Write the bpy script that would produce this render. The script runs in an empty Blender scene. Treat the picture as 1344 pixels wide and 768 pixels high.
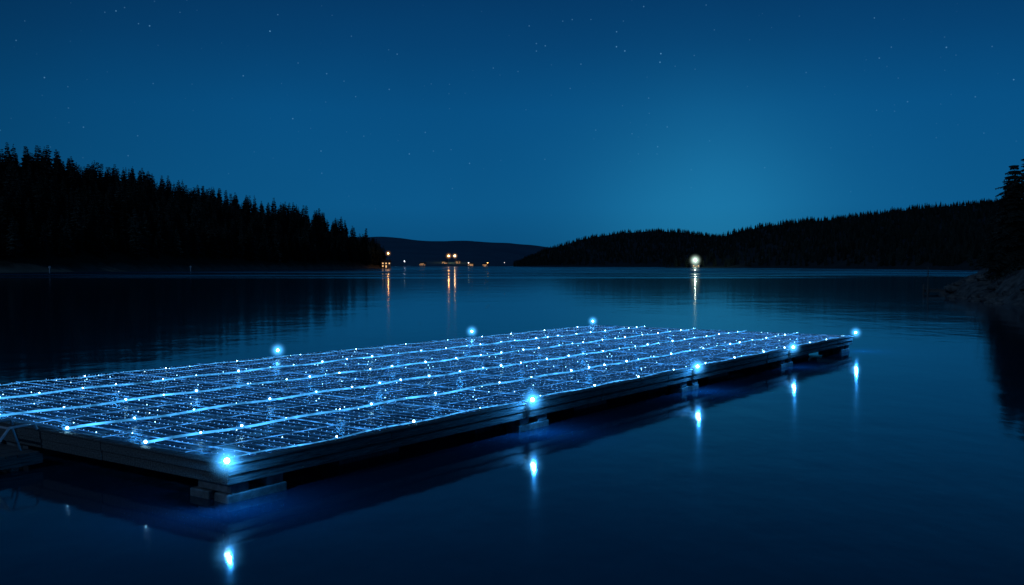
import bpy, bmesh, math, random
from mathutils import Vector, Matrix, noise
random.seed(7)
R=random.random
def U(a,b): return a+(b-a)*R()
sc=bpy.context.scene
sc.view_settings.view_transform='Standard'; sc.view_settings.look='None'; sc.view_settings.exposure=0
COL=sc.collection

# ---------------------------------------------------------------- materials
def newmat(name):
    m=bpy.data.materials.new(name); m.use_nodes=True
    nt=m.node_tree; nt.nodes.clear()
    o=nt.nodes.new('ShaderNodeOutputMaterial')
    return m,nt,o
def N(nt,t,**k):
    n=nt.nodes.new(t)
    for a,b in k.items(): setattr(n,a,b)
    return n
def L(nt,a,b): nt.links.new(a,b)
def math_node(nt,op,a,b=None,clamp=False):
    n=N(nt,'ShaderNodeMath',operation=op,use_clamp=clamp)
    for i,v in enumerate((a,b)):
        if v is None: continue
        if isinstance(v,(int,float)): n.inputs[i].default_value=v
        else: L(nt,v,n.inputs[i])
    return n.outputs[0]
def varied(name,c1,c2,scale=3.0,rough=.8,spec=.3,stretch=(1,1,1),bump=0.0,coord='Object',metal=0,objvar=0):
    m,nt,o=newmat(name)
    p=N(nt,'ShaderNodeBsdfPrincipled'); L(nt,p.outputs[0],o.inputs[0])
    tc=N(nt,'ShaderNodeTexCoord'); mp=N(nt,'ShaderNodeMapping'); mp.inputs['Scale'].default_value=stretch
    L(nt,tc.outputs[coord],mp.inputs[0])
    n=N(nt,'ShaderNodeTexNoise'); n.inputs['Scale'].default_value=scale; n.inputs['Detail'].default_value=6
    n.inputs['Roughness'].default_value=.65
    L(nt,mp.outputs[0],n.inputs['Vector'])
    cr=N(nt,'ShaderNodeValToRGB'); cr.color_ramp.elements[0].position=.35; cr.color_ramp.elements[1].position=.68
    cr.color_ramp.elements[0].color=(*c1,1); cr.color_ramp.elements[1].color=(*c2,1)
    L(nt,n.outputs[0],cr.inputs[0]); col=cr.outputs[0]
    if objvar:
        oi=N(nt,'ShaderNodeObjectInfo'); q=N(nt,'ShaderNodeMapRange'); q.inputs[3].default_value=1-objvar; q.inputs[4].default_value=1+objvar
        L(nt,oi.outputs['Random'],q.inputs[0]); v=N(nt,'ShaderNodeVectorMath',operation='SCALE'); L(nt,col,v.inputs[0]); L(nt,q.outputs[0],v.inputs['Scale']); col=v.outputs[0]
    L(nt,col,p.inputs['Base Color'])
    p.inputs['Roughness'].default_value=rough; p.inputs['Specular IOR Level'].default_value=spec
    p.inputs['Metallic'].default_value=metal
    if bump:
        b=N(nt,'ShaderNodeBump'); b.inputs['Strength'].default_value=bump; b.inputs['Distance'].default_value=.02
        L(nt,n.outputs[0],b.inputs['Height']); L(nt,b.outputs[0],p.inputs['Normal'])
    return m
def emis(name,c,s,sampling='NONE',vary=None,pw=3.0):
    m,nt,o=newmat(name)
    e=N(nt,'ShaderNodeEmission'); e.inputs[0].default_value=(*c,1); e.inputs[1].default_value=s
    L(nt,e.outputs[0],o.inputs[0])
    if vary:
        g=N(nt,'ShaderNodeNewGeometry')
        w=N(nt,'ShaderNodeTexNoise'); w.inputs['Scale'].default_value=vary; w.inputs['Detail'].default_value=3
        L(nt,g.outputs['Position'],w.inputs['Vector'])
        v=math_node(nt,'MULTIPLY',w.outputs[0],2.0); v=math_node(nt,'POWER',v,pw); v=math_node(nt,'MULTIPLY',v,s)
        L(nt,v,e.inputs[1])
    m.cycles.emission_sampling=sampling
    return m
def halo_mat(name,c,s,rad):  # emission-only volume imitating bloom round a lamp; nothing scatters light
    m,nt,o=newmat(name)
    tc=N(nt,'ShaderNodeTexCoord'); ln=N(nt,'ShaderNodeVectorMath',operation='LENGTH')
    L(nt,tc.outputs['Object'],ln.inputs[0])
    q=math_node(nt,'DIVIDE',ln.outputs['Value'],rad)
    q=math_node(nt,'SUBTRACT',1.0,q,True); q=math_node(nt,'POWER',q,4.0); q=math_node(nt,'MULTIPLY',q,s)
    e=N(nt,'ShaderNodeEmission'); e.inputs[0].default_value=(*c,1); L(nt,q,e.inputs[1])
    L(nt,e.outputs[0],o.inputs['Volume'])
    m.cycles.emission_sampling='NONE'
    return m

M_wood=varied('weathered_timber',(.05,.048,.045),(.27,.255,.235),scale=4,rough=.75,stretch=(.6,9,9),bump=.7)
M_slat=varied('dark_slat',(.02,.038,.068),(.075,.12,.19),scale=3,rough=.34,spec=.5,stretch=(6,.6,1),bump=.3)
M_conc=varied('float_concrete',(.12,.12,.12),(.30,.30,.29),scale=6,rough=.85,bump=.5)
M_wire=varied('steel_wire',(.12,.14,.2),(.35,.4,.5),scale=9,rough=.35,metal=.6)
M_metal=varied('galvanised_pipe',(.25,.26,.27),(.45,.45,.46),scale=8,rough=.4,metal=.5)
M_leaf=varied('conifer_needles',(.025,.038,.032),(.09,.115,.09),scale=.35,rough=.8,spec=.15,objvar=.55)
M_bark=varied('bark',(.03,.025,.02),(.08,.06,.05),scale=5,rough=.9)
M_hill=varied('hillside',(.03,.045,.05),(.05,.07,.07),scale=.02,rough=.95,spec=.1)
M_far=varied('hazed_hillside',(.06,.17,.25),(.08,.21,.30),scale=.004,rough=.95,spec=.0)  # aerial haze put into the base colour: bluer and paler than nearer hills
M_rock=varied('shore_rock',(.05,.05,.05),(.27,.25,.225),scale=1.2,rough=.85,bump=.8)
M_house=varied('house_wall',(.25,.22,.2),(.35,.32,.3),scale=1,rough=.8)
M_roof=varied('house_roof',(.04,.04,.045),(.08,.08,.08),scale=2,rough=.7)
BLUE=(.03,.33,1.0)
M_led=emis('led_small',(.13,.44,1.0),3.2)
M_led2=emis('led_mid',(.28,.66,1.0),12)
M_led3=emis('led_bright',(.30,.72,1.0),32)
M_rope=emis('light_rope',(.06,.42,1.0),1.15,vary=2.2,pw=2.2)
M_rope2=emis('light_rope_thin',(.05,.33,.95),.65,vary=3.1)
M_row=emis('light_row',(.04,.27,.85),.40,vary=7,pw=3)

def shore_mat():
    m,nt,o=newmat('wooded_ground')
    p=N(nt,'ShaderNodeBsdfPrincipled'); L(nt,p.outputs[0],o.inputs[0])
    g=N(nt,'ShaderNodeNewGeometry'); s=N(nt,'ShaderNodeSeparateXYZ'); L(nt,g.outputs['Position'],s.inputs[0])
    n=N(nt,'ShaderNodeTexNoise'); n.inputs['Scale'].default_value=.12; n.inputs['Detail'].default_value=8
    L(nt,g.outputs['Position'],n.inputs['Vector'])
    z=math_node(nt,'MULTIPLY',n.outputs[0],7.0); z=math_node(nt,'ADD',s.outputs[2],z)
    mr=N(nt,'ShaderNodeMapRange'); mr.inputs[1].default_value=4; mr.inputs[2].default_value=8
    L(nt,z,mr.inputs[0])
    mx=N(nt,'ShaderNodeMixRGB'); mx.inputs[1].default_value=(.30,.27,.21,1); mx.inputs[2].default_value=(.05,.06,.045,1)
    L(nt,mr.outputs[0],mx.inputs[0]); L(nt,mx.outputs[0],p.inputs['Base Color'])
    p.inputs['Roughness'].default_value=.95; p.inputs['Specular IOR Level'].default_value=.1
    return m
M_shore=shore_mat()

# ---------------------------------------------------------------- mesh helpers
def obj(name,me,parent=None,mat=None,smooth=False):
    o=bpy.data.objects.new(name,me); COL.objects.link(o)
    if parent: o.parent=parent
    if mat:
        for mm in (mat if isinstance(mat,(list,tuple)) else [mat]): me.materials.append(mm)
    if smooth:
        for p in me.polygons: p.use_smooth=True
    return o
def empty(name,loc=(0,0,0),rz=0):
    e=bpy.data.objects.new(name,None); COL.objects.link(e); e.location=loc; e.rotation_euler=(0,0,rz); return e
class MB:
    def __init__(s): s.v=[];s.f=[];s.m=[]
    def box(s,x0,x1,y0,y1,z0,z1,m=0,jit=0,b=0.0):
        i=len(s.v)
        for z in (z0,z1):
            for x,y in ((x0,y0),(x1,y0),(x1,y1),(x0,y1)):
                s.v.append((x+U(-jit,jit),y+U(-jit,jit),z+U(-jit,jit)))
        for f in ((3,2,1,0),(4,5,6,7),(0,1,5,4),(1,2,6,5),(2,3,7,6),(3,0,4,7)):
            s.f.append([i+k for k in f]); s.m.append(m)
    def tube(s,pts,r,n=5,m=0,taper=None):
        base=len(s.v)
        for k,p in enumerate(pts):
            p=Vector(p); a=Vector(pts[max(k-1,0)]); b=Vector(pts[min(k+1,len(pts)-1)])
            d=(b-a).normalized(); up=Vector((0,0,1)) if abs(d.z)<.9 else Vector((1,0,0))
            e1=d.cross(up).normalized(); e2=e1.cross(d)
            rr=r if taper is None else r+(taper-r)*k/(len(pts)-1)
            for j in range(n):
                t=2*math.pi*j/n
                s.v.append(tuple(p+e1*math.cos(t)*rr+e2*math.sin(t)*rr))
        for k in range(len(pts)-1):
            for j in range(n):
                s.f.append([base+k*n+j,base+k*n+(j+1)%n,base+(k+1)*n+(j+1)%n,base+(k+1)*n+j]); s.m.append(m)
        s.f.append([base+j for j in range(n)][::-1]); s.m.append(m)
        e=base+(len(pts)-1)*n
        s.f.append([e+j for j in range(n)]); s.m.append(m)
    def octa(s,c,r,m=0):
        i=len(s.v); x,y,z=c
        s.v+=[(x+r,y,z),(x-r,y,z),(x,y+r,z),(x,y-r,z),(x,y,z+r),(x,y,z-r)]
        for f in ((0,2,4),(2,1,4),(1,3,4),(3,0,4),(2,0,5),(1,2,5),(3,1,5),(0,3,5)):
            s.f.append([i+k for k in f]); s.m.append(m)
    def mesh(s,name):
        me=bpy.data.meshes.new(name); me.from_pydata(s.v,[],s.f)
        if any(s.m): me.polygons.foreach_set('material_index',s.m)
        me.update(); return me
def sphere_mesh(name,r,seg=16,ring=10):
    bm=bmesh.new(); bmesh.ops.create_uvsphere(bm,u_segments=seg,v_segments=ring,radius=r)
    me=bpy.data.meshes.new(name); bm.to_mesh(me); bm.free()
    for p in me.polygons: p.use_smooth=True
    return me

# ---------------------------------------------------------------- sky
w=bpy.data.worlds.new('World'); sc.world=w; w.use_nodes=True
nt=w.node_tree; nt.nodes.clear()
wo=N(nt,'ShaderNodeOutputWorld'); bg=N(nt,'ShaderNodeBackground'); L(nt,bg.outputs[0],wo.inputs[0])
tc=N(nt,'ShaderNodeTexCoord'); nm=N(nt,'ShaderNodeVectorMath',operation='NORMALIZE'); L(nt,tc.outputs['Generated'],nm.inputs[0])
D=nm.outputs[0]
sp=N(nt,'ShaderNodeSeparateXYZ'); L(nt,D,sp.inputs[0])
cr=N(nt,'ShaderNodeValToRGB'); ra=cr.color_ramp
stops=[(0.0,(.0022,.068,.180)),(.06,(.0028,.092,.245)),(.155,(.0019,.076,.220)),(.22,(.0015,.052,.163)),(.28,(.0012,.036,.122)),(.45,(.0006,.015,.054)),(1,(.0003,.006,.022))]
ra.elements[0].position=0; ra.elements[0].color=(*stops[0][1],1)
ra.elements[1].position=1; ra.elements[1].color=(*stops[-1][1],1)
for p_,c_ in stops[1:-1]:
    e=ra.elements.new(p_); e.color=(*c_,1)
ra.interpolation='LINEAR'
L(nt,sp.outputs[2],cr.inputs[0])
gaz=math.radians(8)
flat=N(nt,'ShaderNodeVectorMath',operation='MULTIPLY'); L(nt,D,flat.inputs[0]); flat.inputs[1].default_value=(1,1,0)
fn=N(nt,'ShaderNodeVectorMath',operation='NORMALIZE'); L(nt,flat.outputs[0],fn.inputs[0])
dt=N(nt,'ShaderNodeVectorMath',operation='DOT_PRODUCT'); L(nt,fn.outputs[0],dt.inputs[0]); dt.inputs[1].default_value=(math.sin(gaz),math.cos(gaz),0)
mr=N(nt,'ShaderNodeMapRange',interpolation_type='SMOOTHSTEP'); mr.inputs[1].default_value=.62; mr.inputs[2].default_value=1; mr.inputs[3].default_value=.36; mr.inputs[4].default_value=1.0
L(nt,dt.outputs['Value'],mr.inputs[0])
mul=N(nt,'ShaderNodeVectorMath',operation='SCALE'); L(nt,cr.outputs[0],mul.inputs[0]); L(nt,mr.outputs[0],mul.inputs['Scale'])
a2,e2=math.radians(11.5),math.radians(2.0)
gd=(math.sin(a2)*math.cos(e2),math.cos(a2)*math.cos(e2),math.sin(e2))
d2=N(nt,'ShaderNodeVectorMath',operation='DOT_PRODUCT'); L(nt,D,d2.inputs[0]); d2.inputs[1].default_value=gd
g=math_node(nt,'MAXIMUM',d2.outputs['Value'],0.0); g=math_node(nt,'POWER',g,150.0)
gs=N(nt,'ShaderNodeVectorMath',operation='SCALE'); gs.inputs[0].default_value=(.007,.080,.125); L(nt,g,gs.inputs['Scale'])
ad=N(nt,'ShaderNodeVectorMath',operation='ADD'); L(nt,mul.outputs[0],ad.inputs[0]); L(nt,gs.outputs[0],ad.inputs[1])
nz=N(nt,'ShaderNodeTexNoise'); nz.inputs['Scale'].default_value=3.5; nz.inputs['Detail'].default_value=4
L(nt,D,nz.inputs['Vector'])
nv=N(nt,'ShaderNodeMapRange'); nv.inputs[3].default_value=.88; nv.inputs[4].default_value=1.12; L(nt,nz.outputs[0],nv.inputs[0])
ms=N(nt,'ShaderNodeVectorMath',operation='SCALE'); L(nt,ad.outputs[0],ms.inputs[0]); L(nt,nv.outputs[0],ms.inputs['Scale'])
sk=N(nt,'ShaderNodeTexSky'); sk.sky_type='NISHITA'; sk.sun_disc=False; sk.sun_elevation=math.radians(-2); sk.sun_rotation=math.radians(11.5)
tint=N(nt,'ShaderNodeVectorMath',operation='MULTIPLY'); L(nt,sk.outputs[0],tint.inputs[0]); tint.inputs[1].default_value=(.0006,.003,.006)
ad2=N(nt,'ShaderNodeVectorMath',operation='ADD'); L(nt,ms.outputs[0],ad2.inputs[0]); L(nt,tint.outputs[0],ad2.inputs[1])
vo=N(nt,'ShaderNodeTexVoronoi'); vo.inputs['Scale'].default_value=115; L(nt,D,vo.inputs['Vector'])
st=N(nt,'ShaderNodeMapRange'); st.inputs[1].default_value=.10; st.inputs[2].default_value=.03; st.inputs[3].default_value=0; st.inputs[4].default_value=1
L(nt,vo.outputs['Distance'],st.inputs[0])
sc_=N(nt,'ShaderNodeSeparateXYZ'); L(nt,vo.outputs['Color'],sc_.inputs[0])
br=math_node(nt,'POWER',sc_.outputs[0],4.0)
hz=N(nt,'ShaderNodeMapRange'); hz.inputs[1].default_value=.04; hz.inputs[2].default_value=.2; L(nt,sp.outputs[2],hz.inputs[0])
sb=math_node(nt,'MULTIPLY',st.outputs[0],br); sb=math_node(nt,'MULTIPLY',sb,hz.outputs[0])
ss=N(nt,'ShaderNodeVectorMath',operation='SCALE'); ss.inputs[0].default_value=(.10,.27,.42); L(nt,sb,ss.inputs['Scale'])
ad3=N(nt,'ShaderNodeVectorMath',operation='ADD'); L(nt,ad2.outputs[0],ad3.inputs[0]); L(nt,ss.outputs[0],ad3.inputs[1])
L(nt,ad3.outputs[0],bg.inputs[0]); bg.inputs[1].default_value=1.0

sl=bpy.data.lights.new('fill_sun','SUN'); sl.energy=.22; sl.angle=math.radians(.5); sl.color=(.28,.55,1)  # unseen fill light added behind the camera to lift hills and trees
so=bpy.data.objects.new('fill_sun',sl); COL.objects.link(so)
so.rotation_euler=(math.radians(58),0,math.radians(-38))

# ---------------------------------------------------------------- water & ground
def sheet(name,z,mat,x0=-9000,x1=9000,y0=-3000,y1=12000):
    mb=MB(); mb.v=[(x0,y0,z),(x1,y0,z),(x1,y1,z),(x0,y1,z)]; mb.f=[[0,1,2,3]]; mb.m=[0]
    return obj(name,mb.mesh(name),mat=mat)
m,nt,o=newmat('lake_water')
p=N(nt,'ShaderNodeBsdfPrincipled'); L(nt,p.outputs[0],o.inputs[0])
p.inputs['Base Color'].default_value=(.003,.044,.085,1); p.inputs['IOR'].default_value=1.33
g=N(nt,'ShaderNodeNewGeometry'); P=g.outputs['Position']
def mapped(scale):
    mp=N(nt,'ShaderNodeMapping'); mp.inputs['Scale'].default_value=scale; L(nt,P,mp.inputs[0]); return mp.outputs[0]
n1=N(nt,'ShaderNodeTexNoise'); n1.inputs['Scale'].default_value=1; n1.inputs['Detail'].default_value=3; L(nt,mapped((.9,.55,1)),n1.inputs['Vector'])
n2=N(nt,'ShaderNodeTexNoise'); n2.inputs['Scale'].default_value=1; n2.inputs['Detail'].default_value=2; L(nt,mapped((.12,.1,1)),n2.inputs['Vector'])
h=math_node(nt,'MULTIPLY',n2.outputs[0],3.0); h=math_node(nt,'ADD',h,n1.outputs[0])
b=N(nt,'ShaderNodeBump'); b.inputs['Strength'].default_value=.3; b.inputs['Distance'].default_value=.035
L(nt,h,b.inputs['Height']); L(nt,b.outputs[0],p.inputs['Normal'])
n3=N(nt,'ShaderNodeTexNoise'); n3.inputs['Scale'].default_value=1; n3.inputs['Detail'].default_value=3; L(nt,mapped((.0035,.014,1)),n3.inputs['Vector'])
s=N(nt,'ShaderNodeSeparateXYZ'); L(nt,P,s.inputs[0])
mk=N(nt,'ShaderNodeMapRange',interpolation_type='SMOOTHSTEP'); mk.inputs[1].default_value=.42; mk.inputs[2].default_value=.58; L(nt,n3.outputs[0],mk.inputs[0])
my=N(nt,'ShaderNodeMapRange',interpolation_type='SMOOTHSTEP'); my.inputs[1].default_value=240; my.inputs[2].default_value=340; L(nt,s.outputs[1],my.inputs[0])
mm=math_node(nt,'MULTIPLY',mk.outputs[0],my.outputs[0])
rr=N(nt,'ShaderNodeMapRange'); rr.inputs[3].default_value=.07; rr.inputs[4].default_value=.40; L(nt,mm,rr.inputs[0])
L(nt,rr.outputs[0],p.inputs['Roughness'])
sheet('water',0,m)
sheet('ground',-4,M_rock)

# ---------------------------------------------------------------- trees
def conifer(name,H,Rb,levels,nb,sub,seed,pexp=.8):
    random.seed(seed); mb=MB()
    lean=(U(-.02,.02)*H,U(-.02,.02)*H)
    mb.tube([(lean[0]*t,lean[1]*t,H*t) for t in (0,.3,.6,.97)],H*.013+.04,5,1,taper=.02)
    z0=U(.05,.12)
    side=[U(.7,1.25) for _ in range(9)]
    for l in range(levels):
        t=z0+(1-z0)*((l+U(-.3,.3))/levels)
        t=min(max(t,z0),.995)
        prof=(1-t)**pexp*(.82+.18*math.sin(l*2.4+seed))
        if t<z0+.08: prof*=.75
        n=max(3,int(nb*(.5+.5*(1-t))))
        a0=U(0,6.28)
        for k in range(n):
            if R()<.08: continue
            a=a0+6.283*k/n+U(-.25,.25)
            ln=Rb*prof*U(.65,1.15)*side[int(a/6.283*9)%9]+.012*H
            dx,dy=math.cos(a),math.sin(a); px,py=-dy,dx
            zb=t*H; cx,cy=lean[0]*t,lean[1]*t
            droop=ln*U(.15,.5)-(.1*ln if t>.6 else 0)
            def at(r,sd,dz=0): return (cx+dx*r+px*sd,cy+dy*r+py*sd,zb-droop*(r/ln)**1.3+dz)
            if sub==0:
                wd=ln*U(.24,.38)
                i=len(mb.v)
                mb.v+=[at(0,0,.04*ln),at(ln*.6,wd,-.12*ln),at(ln,0,.03*ln),at(ln*.6,-wd,-.12*ln),at(ln*.5,0,-.3*ln-.014*H)]
                mb.f+=[[i,i+1,i+2],[i,i+2,i+3],[i,i+4,i+2]]; mb.m+=[0,0,0]
            else:
                i=len(mb.v)
                mb.v+=[at(0,.02),at(0,-.02),at(ln,0)]; mb.f.append([i,i+1,i+2]); mb.m.append(1)
                for q in range(sub):
                    r=ln*(.15+.85*(q+R())/sub); sl_=ln*.34*(1.1-r/ln)+.14
                    for sg in (-1,1):
                        i=len(mb.v); tip=U(.6,1.2)*sl_
                        b0=Vector(at(r,0)); b1=Vector(at(min(r+.15,ln),0)); tp=Vector(at(min(r+tip*.6,ln*1.08),sg*tip,-U(0,.35)*tip))
                        md=(b0+tp)/2+Vector((0,0,-U(.06,.24)))
                        mb.v+=[tuple(b0),tuple(b1),tuple(tp),tuple(md)]
                        mb.f+=[[i,i+1,i+2],[i,i+3,i+2]]; mb.m+=[0,0]
    me=mb.mesh(name); me.materials.append(M_leaf); me.materials.append(M_bark)
    return me
lib=bpy.data.collections.new('conifer_variants')
for k in range(7):
    me=conifer('conifer',1.0*20,U(4.2,6.4),25,9,0,100+k,pexp=U(.55,.9))
    oo=bpy.data.objects.new('conifer_variant',me); lib.objects.link(oo)
random.seed(21)
def forest(name,pts,parent=None):
    me=bpy.data.meshes.new(name); me.from_pydata([q[:3] for q in pts],[],[])
    for an,ty,ix in (('scl','FLOAT',3),('rotz','FLOAT',4)):
        at=me.attributes.new(an,ty,'POINT'); at.data.foreach_set('value',[q[ix] for q in pts])
    at=me.attributes.new('idx','INT','POINT'); at.data.foreach_set('value',[random.randrange(7) for q in pts])
    o=obj(name,me,parent)
    ng=bpy.data.node_groups.new(name,'GeometryNodeTree')
    ng.interface.new_socket('Geometry',in_out='INPUT',socket_type='NodeSocketGeometry')
    ng.interface.new_socket('Geometry',in_out='OUTPUT',socket_type='NodeSocketGeometry')
    gi=ng.nodes.new('NodeGroupInput'); go=ng.nodes.new('NodeGroupOutput')
    ip=ng.nodes.new('GeometryNodeInstanceOnPoints'); ci=ng.nodes.new('GeometryNodeCollectionInfo')
    ci.inputs['Collection'].default_value=lib; ci.inputs['Separate Children'].default_value=True; ci.inputs['Reset Children'].default_value=True
    def na(an,ty):
        n=ng.nodes.new('GeometryNodeInputNamedAttribute'); n.data_type=ty; n.inputs['Name'].default_value=an; return n.outputs[0]
    ng.links.new(gi.outputs[0],ip.inputs['Points']); ng.links.new(ci.outputs[0],ip.inputs['Instance'])
    ip.inputs['Pick Instance'].default_value=True
    ng.links.new(na('idx','INT'),ip.inputs['Instance Index'])
    cx=ng.nodes.new('ShaderNodeCombineXYZ'); ng.links.new(na('rotz','FLOAT'),cx.inputs[2]); ng.links.new(cx.outputs[0],ip.inputs['Rotation'])
    ng.links.new(na('scl','FLOAT'),ip.inputs['Scale'])
    ng.links.new(ip.outputs[0],go.inputs[0])
    md=o.modifiers.new('instances','NODES'); md.node_group=ng
    return o

def interp(pts,s):
    n=len(pts)-1; x=min(max(s,0),1)*n; i=min(int(x),n-1); f=x-i
    a,b=pts[i],pts[i+1]
    return [a[k]+(b[k]-a[k])*f for k in range(len(a))]
def hill_fn(shore,ridge,amp,nscale,pw):
    def f(s,t):
        a=interp(shore,s); b_=interp(ridge,s)
        x=a[0]+(b_[0]-a[0])*t; y=a[1]+(b_[1]-a[1])*t
        x+=8*noise.noise(Vector((x*.01,y*.01,3)))*(1 if t<.9 else .3); y+=8*noise.noise(Vector((x*.01,y*.01,9)))*(1 if t<.9 else .3)
        pr=min(t,1)**pw if t<=1 else 1-.5*(t-1)
        z=-1.2+(b_[2]+1.2)*pr+amp*min(t*3,1)*noise.fractal(Vector((x*nscale,y*nscale,1)),1,2,4)
        if t>0: z+=1.6*min(t*14,1)
        return x,y,z
    return f
def hill(name,shore,ridge,mat,amp=3,nscale=.01,nu=160,nv=36,pw=1.0,tmax=1.8):
    f=hill_fn(shore,ridge,amp,nscale,pw); mb=MB()
    for i in range(nu+1):
        for j in range(nv+1): mb.v.append(f(i/nu,tmax*(j/nv)**1.3))
    for i in range(nu):
        for j in range(nv):
            a=i*(nv+1)+j; mb.f.append([a,a+nv+1,a+nv+2,a+1]); mb.m.append(0)
    return obj(name,mb.mesh(name),mat=mat,smooth=True),f
def scatter(f,shore,ridge,sp,h0,h1,t0,t1,edge=0):
    out=[]; n=len(shore)-1
    for i in range(n):
        ln=(Vector(shore[i][:2])-Vector(shore[i+1][:2])).length*.5+(Vector(ridge[i][:2])-Vector(ridge[i+1][:2])).length*.5
        wd=(Vector(shore[i][:2])-Vector(ridge[i][:2])).length*.5+(Vector(shore[i+1][:2])-Vector(ridge[i+1][:2])).length*.5
        for _ in range(int(ln*wd*(t1-t0)/sp**2)):
            s=(i+R())/n; t=U(t0,t1); x,y,z=f(s,t)
            out.append((x,y,z-.3,U(h0,h1)/20*(1+.35*noise.noise(Vector((x*.04,y*.04,5)))),U(0,6.28)))
        for _ in range(int(ln/sp*edge)):
            s=(i+R())/n; t=t0+U(0,12)/max(wd,1); x,y,z=f(s,t)
            out.append((x,y,z-.3,U(h0,h1)/20*U(.6,1),U(0,6.28)))
    return out
shL=[(-760,-50),(-560,150),(-380,300),(-275,400),(-242,457),(-212,540),(-196,640),(-182,740),(-166,850),(-146,940),(-129,1000),(-135,1060),(-200,1180)]
rdL=[(-1000,150,52),(-760,320,54),(-520,430,54),(-370,520,55),(-297,560,50),(-288,640,54),(-275,740,51),(-243,830,46),(-202,920,38),(-172,970,31),(-152,1005,17),(-145,1030,10),(-260,1230,30)]
_,fL=hill('wooded_hill',shL,rdL,M_shore,amp=4,nscale=.012)
forest('conifer_forest',scatter(fL,shL,rdL,7.4,12,26,.13,1.15,edge=1.3))
def S(px,y): return ((px-672)/1269*y,y)
shA=[S(674,2300),S(690,2150),S(720,2000),S(760,1900),S(810,1850),S(860,1800),S(910,1750),S(960,1700),S(1010,1700),S(1100,1700)]
rdA=[(8,2560,3),(45,2600,20),(100,2600,44),(190,2600,70),(290,2600,86),(390,2600,95),(460,2600,92),(560,2600,78),(670,2600,60),(860,2600,30)]
_,fA=hill('forested_hill',shA,rdA,M_hill,amp=5,nscale=.004)
forest('distant_conifers',scatter(fA,shA,rdA,13,8,12,.05,1.05))
shB=[(203,1300),(240,1290),(275,1270),(310,1200),(340,1080),(350,960),(345,860),(330,740),(305,640),(290,560),(300,480),(380,420),(560,380)]
rdB=[(300,1880,8),(345,1900,34),(390,1900,53),(440,1900,68),(500,1900,80),(566,1900,88),(641,1900,92),(731,1900,102),(820,1900,112),(955,1900,125),(1090,1900,134),(1400,1850,140),(2000,1700,140)]
_,fB=hill('forested_hill',shB,rdB,M_hill,amp=5,nscale=.004)
forest('distant_conifers',scatter(fB,shB,rdB,14,7,12,.03,1.04))
shC=[S(380,2700),S(440,2650),S(500,2600),S(560,2600),S(620,2650),S(680,2900),S(740,3200),S(820,3400)]
def Q(u,v,y=4500): return ((u-672)/1269*y,y,3.6+(348-v)/1269*y)
rdC=[Q(360,314),Q(440,312),Q(500,313),Q(560,316),Q(620,316),Q(670,319),Q(740,328),Q(830,340)]
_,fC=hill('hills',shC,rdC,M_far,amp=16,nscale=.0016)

# ---------------------------------------------------------------- right bank
def bank_z(x,y):
    dx=(x-92)/47.5; dy=(y-80)/70
    r=math.sqrt(dx*dx+dy*dy); r+=.05*noise.noise(Vector((x*.13,y*.13,0)))+.02*noise.noise(Vector((x*.5,y*.5,2)))
    d=(1-r)*46
    t=max(min((d+1.5)/8,1),0)
    z=-1+4.3*(t*t*(3-2*t))+max(d-8,0)*.06
    return z+.45*noise.fractal(Vector((x*.35,y*.35,4)),1,2,5)*min(max(d+2,0),1)
mb=MB(); nx,ny=150,200
for i in range(nx+1):
    for j in range(ny+1):
        x=38+100*(i/nx)**1.5; y=5+152*j/ny
        mb.v.append((x,y,bank_z(x,y)))
for i in range(nx):
    for j in range(ny):
        a=i*(ny+1)+j; mb.f.append([a,a+ny+1,a+ny+2,a+1]); mb.m.append(0)
obj('rocky_bank',mb.mesh('rocky_bank'),mat=M_rock,smooth=True)
mb=MB()
for _ in range(260):
    a=U(1.6,4.6); x=92+47*math.cos(a)*U(.92,1.01); y=80+69*math.sin(a)*U(.92,1.01); r=U(.2,.85)
    bm=bmesh.new(); bmesh.ops.create_icosphere(bm,subdivisions=2,radius=r)
    i=len(mb.v); z=max(bank_z(x,y),-.1)
    for v in bm.verts:
        c=v.co*(1+.45*noise.noise(v.co*1.3/r+Vector((x,y,0)))); mb.v.append((x+c.x*1.3,y+c.y,z+c.z*.6))
    for f in bm.faces: mb.f.append([i+v.index for v in f.verts]); mb.m.append(0)
    bm.free()
obj('shore_rocks',mb.mesh('shore_rocks'),mat=M_rock)
for k,(x,y,H,rb,px_) in enumerate([(54.3,105,12.0,4.9,.7),(58.0,108,13.6,4.6,.7),(56.5,98,8.5,3.4,.7),(66,104,15,4.2,.8),(63,92,13,3.8,.8),(72,114,15,4.2,.8)]):
    me=conifer('pine_tree',H,rb,44,14,10,300+k,pexp=px_)
    t=obj('pine_tree',me); t.location=(x,y,bank_z(x,y)-.2)
random.seed(5)
mb=MB()
for _ in range(100):
    a=U(2.0,3.6); k=U(.78,.95); x=92+46*math.cos(a)*k; y=80+66*math.sin(a)*k; z=bank_z(x,y); r=U(.4,1.1)
    for _ in range(90):
        d=Vector((U(-1,1),U(-1,1),U(0,1))); d.normalize(); c=Vector((x,y,z))+d*r*U(.3,1)
        e1=Vector((U(-1,1),U(-1,1),U(-1,1)))*.16; e2_=Vector((U(-1,1),U(-1,1),U(-1,1)))*.16
        i=len(mb.v); mb.v+=[tuple(c),tuple(c+e1),tuple(c+e2_)]; mb.f.append([i,i+1,i+2]); mb.m.append(0)
obj('shrubs',mb.mesh('shrubs'),mat=M_leaf)

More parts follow.
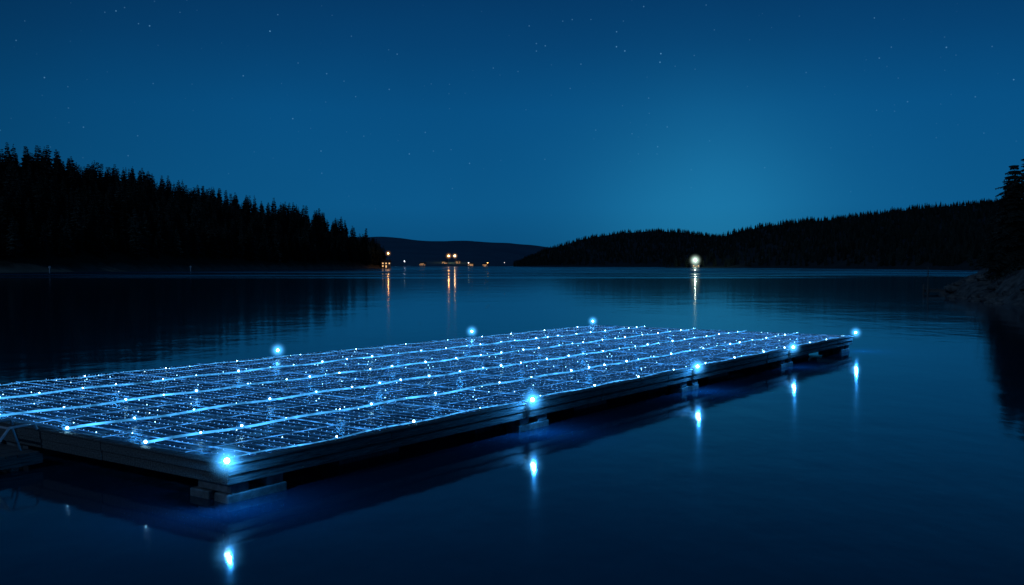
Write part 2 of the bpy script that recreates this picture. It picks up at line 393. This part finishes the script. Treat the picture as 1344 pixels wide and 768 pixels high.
j=empty('jetty',(50.6,118.5,0),math.radians(-8))
mb=MB()
for k in range(24): mb.box(k*.42,k*.42+.38,-.8,.8,.6,.70,jit=.01)
mb.box(0,10,-.72,-.58,.3,.598); mb.box(0,10,.58,.72,.3,.598)
obj('planks',mb.mesh('planks'),j,M_wood)
mb=MB()
for x in (0.1,3,6,9):
    for y in (-.9,.9): mb.tube([(x,y,-1.5),(x,y,1.25)],.13,8)
mb.tube([(.1,-.9,1.2),(.12,-.9,3.4)],.06,6)
obj('posts',mb.mesh('posts'),j,M_wood)

# ---------------------------------------------------------------- lit lamps helper
def lamp_light(parent,loc,col,power,rad):
    l=bpy.data.lights.new('light','POINT'); l.energy=power; l.color=col; l.shadow_soft_size=rad
    o=bpy.data.objects.new('light',l); COL.objects.link(o); o.parent=parent; o.location=loc; return o
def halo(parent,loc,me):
    o=bpy.data.objects.new('glow_halo',me); COL.objects.link(o); o.parent=parent; o.location=loc; return o  # glowing sphere added round a lamp in place of bloom
def far_lamp(x,y,z0,z,col,rad,power,hr,hs,name='street_lamp'):
    e=empty(name,(x,y,z0)); mb=MB(); mb.tube([(0,0,-2),(0,0,z-z0)],.22,6,taper=.12)
    obj('pole',mb.mesh('pole'),e,M_metal)
    me=sphere_mesh('globe',rad); mt=emis('lamp_globe',col,power,sampling='AUTO' if power>20 else 'NONE'); obj('globe',me,e,mt).location=(0,0,z-z0)
    if hr:
        hm=sphere_mesh('halo',hr); hm.materials.append(halo_mat('lamp_glow',col,hs/hr,hr)); halo(e,(0,0,z-z0),hm)  # added bloom volume, glows by itself
from mathutils.bvhtree import BVHTree
def ground_of(ob):
    me=ob.data; b_=BVHTree.FromPolygons([v.co[:] for v in me.vertices],[p.vertices[:] for p in me.polygons])
    def g(x,y):
        h=b_.ray_cast(Vector((x,y,900)),Vector((0,0,-1))); return h[0].z if h[0] else 0
    return g
gC=ground_of(bpy.data.objects['hills']); gL=ground_of(bpy.data.objects['wooded_hill']); 
gB=ground_of(bpy.data.objects['forested_hill.001'])
OR=(1.0,.45,.13)
far_lamp(242,1278,0,10.0,(.72,1,.84),.8,420,11,6)
far_lamp(-126,985,2,15.5,OR,.55,60,4,3)
for px,v,y,cl,rad,pw,hr,hs in ((589,336,2750,OR,1.6,90,12,5),(597,336,2750,(1,.6,.3),1.5,80,11,5),(615,345,2650,(.9,.8,.7),1.0,9,0,2),(640,345,2680,OR,1.2,8,0,2),(531,343,2630,(.8,.85,1),1.1,9,4,2),(662,345,2900,(.8,.9,1),.9,3,0,2)):
    x=(px-672)/1269*y; z=3.6+(348-v)/1269*y; far_lamp(x,y,gC(x,y),z,cl,rad,pw,hr,hs)
M_win=emis('lit_window',(1,.55,.22),1.4)
def house(x,y,z,wd,dp,ht,rz,name='lakeside_house'):
    e=empty(name,(x,y,z),rz); mb=MB(); mb.box(-wd/2,wd/2,-dp/2,dp/2,-3,ht); obj('walls',mb.mesh('walls'),e,M_house)
    mb=MB(); i=0; o_=.5; rh=dp*.35
    mb.v=[(-wd/2-o_,-dp/2-o_,ht+.01),(wd/2+o_,-dp/2-o_,ht+.01),(wd/2+o_,dp/2+o_,ht+.01),(-wd/2-o_,dp/2+o_,ht+.01),(-wd/2-o_,0,ht+rh),(wd/2+o_,0,ht+rh)]
    mb.f=[[0,1,5,4],[2,3,4,5],[0,4,3],[1,2,5],[3,2,1,0]]; mb.m=[0]*5; obj('roof',mb.mesh('roof'),e,M_roof)
    mb=MB(); n=int(wd/3)
    for fl in range(int(ht/2.9)):
        for k in range(n):
            if R()<.35: continue
            cx=-wd/2+(k+.5)*wd/n; mb.box(cx-.6,cx+.6,-dp/2-.06,-dp/2+.02,fl*2.8+.9,fl*2.8+2.2)
    mb.box(-.5,.5,-dp/2-.05,-dp/2+.02,0.02,.85)
    obj('windows',mb.mesh('windows'),e,M_win)
for px,y in ((584,2720),(601,2740),(618,2680),(637,2700),(555,2650)):
    x=(px-672)/1269*y; house(x,y,gC(x,y),U(12,18),9,5.8,U(-.3,.3))
house(246,1300,max(gB(246,1300),1),10,7,3.2,.2,'boathouse')
house(-131,1002,max(gL(-131,1002),1),10,7,5.8,.3)

# ---------------------------------------------------------------- floating platform
LX,WY,DZ=32.0,12.6,.60
PF=empty('floating_platform',(-4.25,14.4,0),math.atan2(.815,.5795))
random.seed(11)
mb=MB(); x=.16
while x<LX-.2:
    dz=U(-.006,.004); mb.box(x,x+.135,.12,WY-.12,DZ-.075+dz,DZ-.035+dz,jit=.003); x+=.165
obj('deck_slats',mb.mesh('deck_slats'),PF,M_slat)
mb=MB()
for y in [k*WY/9+.08 for k in range(1,9)]: mb.box(.2,LX-.2,y-.06,y+.06,.38,DZ-.09)
obj('joists',mb.mesh('joists'),PF,M_wood)
mb=MB()
def board_run(x0,x1,y0,y1,along):
    a=x0 if along=='x' else y0; end=x1 if along=='x' else y1
    while a<end-.05:
        b_=min(a+U(3.2,4.4),end); 
        if end-b_<1: b_=end
        o1,o2=U(-.006,.006),U(-.012,.012); q=.012
        for (z0,z1,off) in ((.445,DZ-.004,o1),(.285,.437,.02+o2)):
            if along=='x': mb.box(a+q/2,b_-q/2,y0+off,y1+off,z0+U(-.004,.004),z1+U(-.004,.004),jit=.003)
            else: mb.box(x0+off,x1+off,a+q/2,b_-q/2,z0+U(-.004,.004),z1+U(-.004,.004),jit=.003)
        a=b_
board_run(0,LX,0,.11,'x'); board_run(0,LX,WY-.11,WY,'x'); board_run(0,.11,.115,WY-.115,'y'); board_run(LX-.11,LX,.115,WY-.115,'y')
o=obj('edge_beams',mb.mesh('edge_beams'),PF,M_wood)
bv=o.modifiers.new('bevel','BEVEL'); bv.width=.008; bv.segments=2
mb=MB()
def cap(x0,x1,y0,y1): mb.box(x0,x1,y0,y1,DZ,DZ+.03,jit=.003)
a=0
while a<LX-.1:
    b_=min(a+U(2.6,3.4),LX)
    cap(a,b_-.01,-.03,.16); cap(a,b_-.01,WY-.16,WY+.03); a=b_
a=.17
while a<WY-.2:
    b_=min(a+U(2.6,3.4),WY-.17); cap(-.03,.15,a,b_-.01); cap(LX-.15,LX+.03,a,b_-.01); a=b_
o=obj('cap_boards',mb.mesh('cap_boards'),PF,M_wood)
bv=o.modifiers.new('bevel','BEVEL'); bv.width=.006; bv.segments=2
mb=MB()
for x in (0.05,7.7,15.7,23.7,30.6):
    for y in (.06,WY/2-.4,WY-1.1):
        mb.box(x,x+1.15,y,y+.36,-.35,.13,jit=.012); mb.box(x+.05,x+.4,y+.02,y+.8,.135,.28,jit=.008); mb.box(x+.75,x+1.1,y+.02,y+.8,.135,.28,jit=.008)
        mb.box(x,x+1.15,y+.5,y+.95,-.35,.13,jit=.012)
o=obj('float_cribs',mb.mesh('float_cribs'),PF,M_conc)
bv=o.modifiers.new('bevel','BEVEL'); bv.width=.02; bv.segments=2
mb=MB()
for x in range(3,31,4):
    for y in (1.0,4.2,7.4,10.6): mb.tube([(x,y,.02),(x+1.6,y,.02)],.28,12)
obj('drum_floats',mb.mesh('drum_floats'),PF,M_slat,smooth=False)
cab=[2.3,4.65,7.1,9.7]
def wire_z(x,y): return DZ+.045+.014*noise.noise(Vector((x*1.7,y*1.7,0)))
mb=MB(); mbr=MB(); rows=[]
x=.3
while x<LX-.2:
    ph=U(0,9); rows.append((x,ph))
    pts=[(x+.02*math.sin(y*2.1+ph)+U(-.005,.005),y,wire_z(x,y)+U(-.004,.004)) for y in [.1+(WY-.2)*k/70 for k in range(71)]]
    mbr.tube(pts,.0062,3); x+=.31
for y in [.1+.42*k for k in range(int((WY-.2)/.42)+1)]:
    pts=[(xx,y+.02*math.sin(xx*1.9+y)+U(-.008,.008),wire_z(xx,y)) for xx in [.1+(LX-.2)*k/120 for k in range(121)]]
    mb.tube(pts,.0045,3)
obj('wire_net',mb.mesh('wire_net'),PF,M_wire)
obj('light_rows',mbr.mesh('light_rows'),PF,M_row)
mb=MB()
for y in cab+[.27,WY-.27]:
    edge=y in (.27,WY-.27)
    pts=[(xx,y+.02*math.sin(xx*1.3+y*3)+U(-.008,.008),DZ+(.03 if edge else .07)+.015*math.sin(xx*2.2)) for xx in [.1+(LX-.2)*k/160 for k in range(161)]]
    mb.tube(pts,.012 if edge else .023,6)
obj('light_ropes',mb.mesh('light_ropes'),PF,M_rope)
mb=MB()
for x in [2.7*k+.6 for k in range(12)]:
    pts=[(x+.03*math.sin(y*2+x),y,DZ+.06) for y in [.12+(WY-.24)*k/60 for k in range(61)]]
    mb.tube(pts,.010,5)
for y in [(a_+b_)/2 for a_,b_ in zip([0]+cab,cab+[WY])]:
    pts=[(xx,y+.02*math.sin(xx*1.3+y),DZ+.055) for xx in [.1+(LX-.2)*k/120 for k in range(121)]]
    mb.tube(pts,.007,4)
obj('light_strands',mb.mesh('light_strands'),PF,M_rope2)
mb=MB(); mb2=MB()
for x,ph in rows:
    y=.22+U(0,.06)
    while y<WY-.15:
        c=noise.noise(Vector((x*.8,y*.8,7)))
        xx=x+.02*math.sin(y*2.1+ph)+U(-.008,.008)
        if R()<.85+.3*c: mb.octa((xx,y,wire_z(x,y)+.012),.0068*U(.6,1.4))
        if R()<.022: mb2.octa((xx,y,wire_z(x,y)+.02),.011)
        y+=U(.115,.15)
obj('led_string',mb.mesh('led_string'),PF,M_led)
obj('led_accent',mb2.mesh('led_accent'),PF,M_led2)
def ball(mbx,c,r,seg=8,ring=5):
    i=len(mbx.v); 
    bm=bmesh.new(); bmesh.ops.create_uvsphere(bm,u_segments=seg,v_segments=ring,radius=r); bm.verts.index_update()
    for v in bm.verts: mbx.v.append((c[0]+v.co.x,c[1]+v.co.y,c[2]+v.co.z))
    for f in bm.faces: mbx.f.append([i+v.index for v in f.verts]); mbx.m.append(0)
    bm.free()
hal_mid=sphere_mesh('led_glow',.15,12,8); hal_mid.materials.append(halo_mat('led_glow',BLUE,15,.15))  # self-glowing sphere added as bloom for the rope LEDs
mb=MB()
for ci_,y in enumerate(cab+[.27,WY-.27]):
    inn=y in cab
    x=.15 if inn else 2.5; k=0
    while x<LX:
        r=U(.011,.024); z=DZ+(.09 if inn else .045)
        if inn and k==0: r=.026
        ball(mb,(x,y,z),r); 
        if inn and k%3==1: lamp_light(PF,(x,y,z+.28),BLUE,U(3.0,6),.03)
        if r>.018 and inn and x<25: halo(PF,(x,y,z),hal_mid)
        x+=U(.75,1.5) if inn else U(2.0,2.9); k+=1
obj('rope_leds',mb.mesh('rope_leds'),PF,M_led3)
hal_big=sphere_mesh('lamp_glow',.38,16,12); hal_big.materials.append(halo_mat('perimeter_glow',(.06,.42,1),22,.38))  # self-glowing sphere added as bloom for the edge lamps
mbp=MB(); mbg=MB()
for (x,y,up,pw) in ((-.1,-.1,0.03,60),(7.9,-.14,.03,85),(16.3,-.14,.03,95),(24.3,-.14,.03,55),(32.05,-.1,.10,110),(31.95,WY,.16,20),(22.2,WY,.2,20),(11.9,WY,.16,20),(2,WY,.16,8)):
    z=DZ+.03+up+.04
    yi=.06 if y<1 else y
    mbp.box(x-.03,x+.03,min(y-.02,yi-.05),yi+.05,DZ+.034,DZ+.046); mbp.tube([(x,y,DZ+.047),(x,y,z-.03)],.018,8)
    ball(mbg,(x,y,z),.042,14,10)
    lamp_light(PF,(x,y-.05 if y<1 else y+.05,z+.06),BLUE,pw,.03)
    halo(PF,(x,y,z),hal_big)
obj('lamp_posts',mbp.mesh('lamp_posts'),PF,M_metal)
obj('lamp_globes',mbg.mesh('lamp_globes'),PF,M_led3,smooth=True)

# ---------------------------------------------------------------- access dock at the near-left edge
dk=empty('wooden_dock',(-4.25-.815*4.95,14.4+.5795*4.95,0),math.atan2(.815,.5795))
mb=MB()
for k in range(28):
    x=-.2-k*.2; mb.box(x-.18,x,.0,1.5,.25,.29,jit=.004)
mb.box(-5.8,-.15,-.02,.1,.08,.247,jit=.004); mb.box(-5.8,-.15,1.4,1.52,.08,.247,jit=.004)
obj('planks',mb.mesh('planks'),dk,M_wood)
mb=MB()
for x in (-.6,-3.0,-5.4):
    for y in (.15,1.35): mb.tube([(x,y,-1),(x,y,.078)],.1,8)
obj('piles',mb.mesh('piles'),dk,M_wood)
mb=MB()
for y in (.35,1.2):
    mb.tube([(-.9,y,.29),(-.55,y,.72),(-.1,y,.74),(-.05,y,.63)],.026,8); mb.tube([(-.35,y,.29),(-.5,y,.72)],.02,8)
mb.tube([(-.56,.35,.71),(-.56,1.2,.71)],.022,8)
M_rail=varied('painted_rail',(.5,.52,.55),(.7,.72,.74),scale=8,rough=.5)
obj('handrail',mb.mesh('handrail'),dk,M_rail)

for x,y in ((-216,452),(-186,560)):
    mb=MB(); mb.tube([(0,0,-1),(0,0,3.2)],.28,8); mb.box(-.5,.5,-.1,.1,2.2,3.0); obj('mooring_post',mb.mesh('mooring_post'),mat=M_rail).location=(x,y,0)

# ---------------------------------------------------------------- camera
cd=bpy.data.cameras.new('camera'); cd.lens=34; cd.sensor_width=36; cd.clip_end=30000; cd.clip_start=.1
co=bpy.data.objects.new('camera',cd); COL.objects.link(co); co.location=(0,0,3.6)
co.rotation_euler=(math.radians(90-1.625),0,0)
sc.camera=co
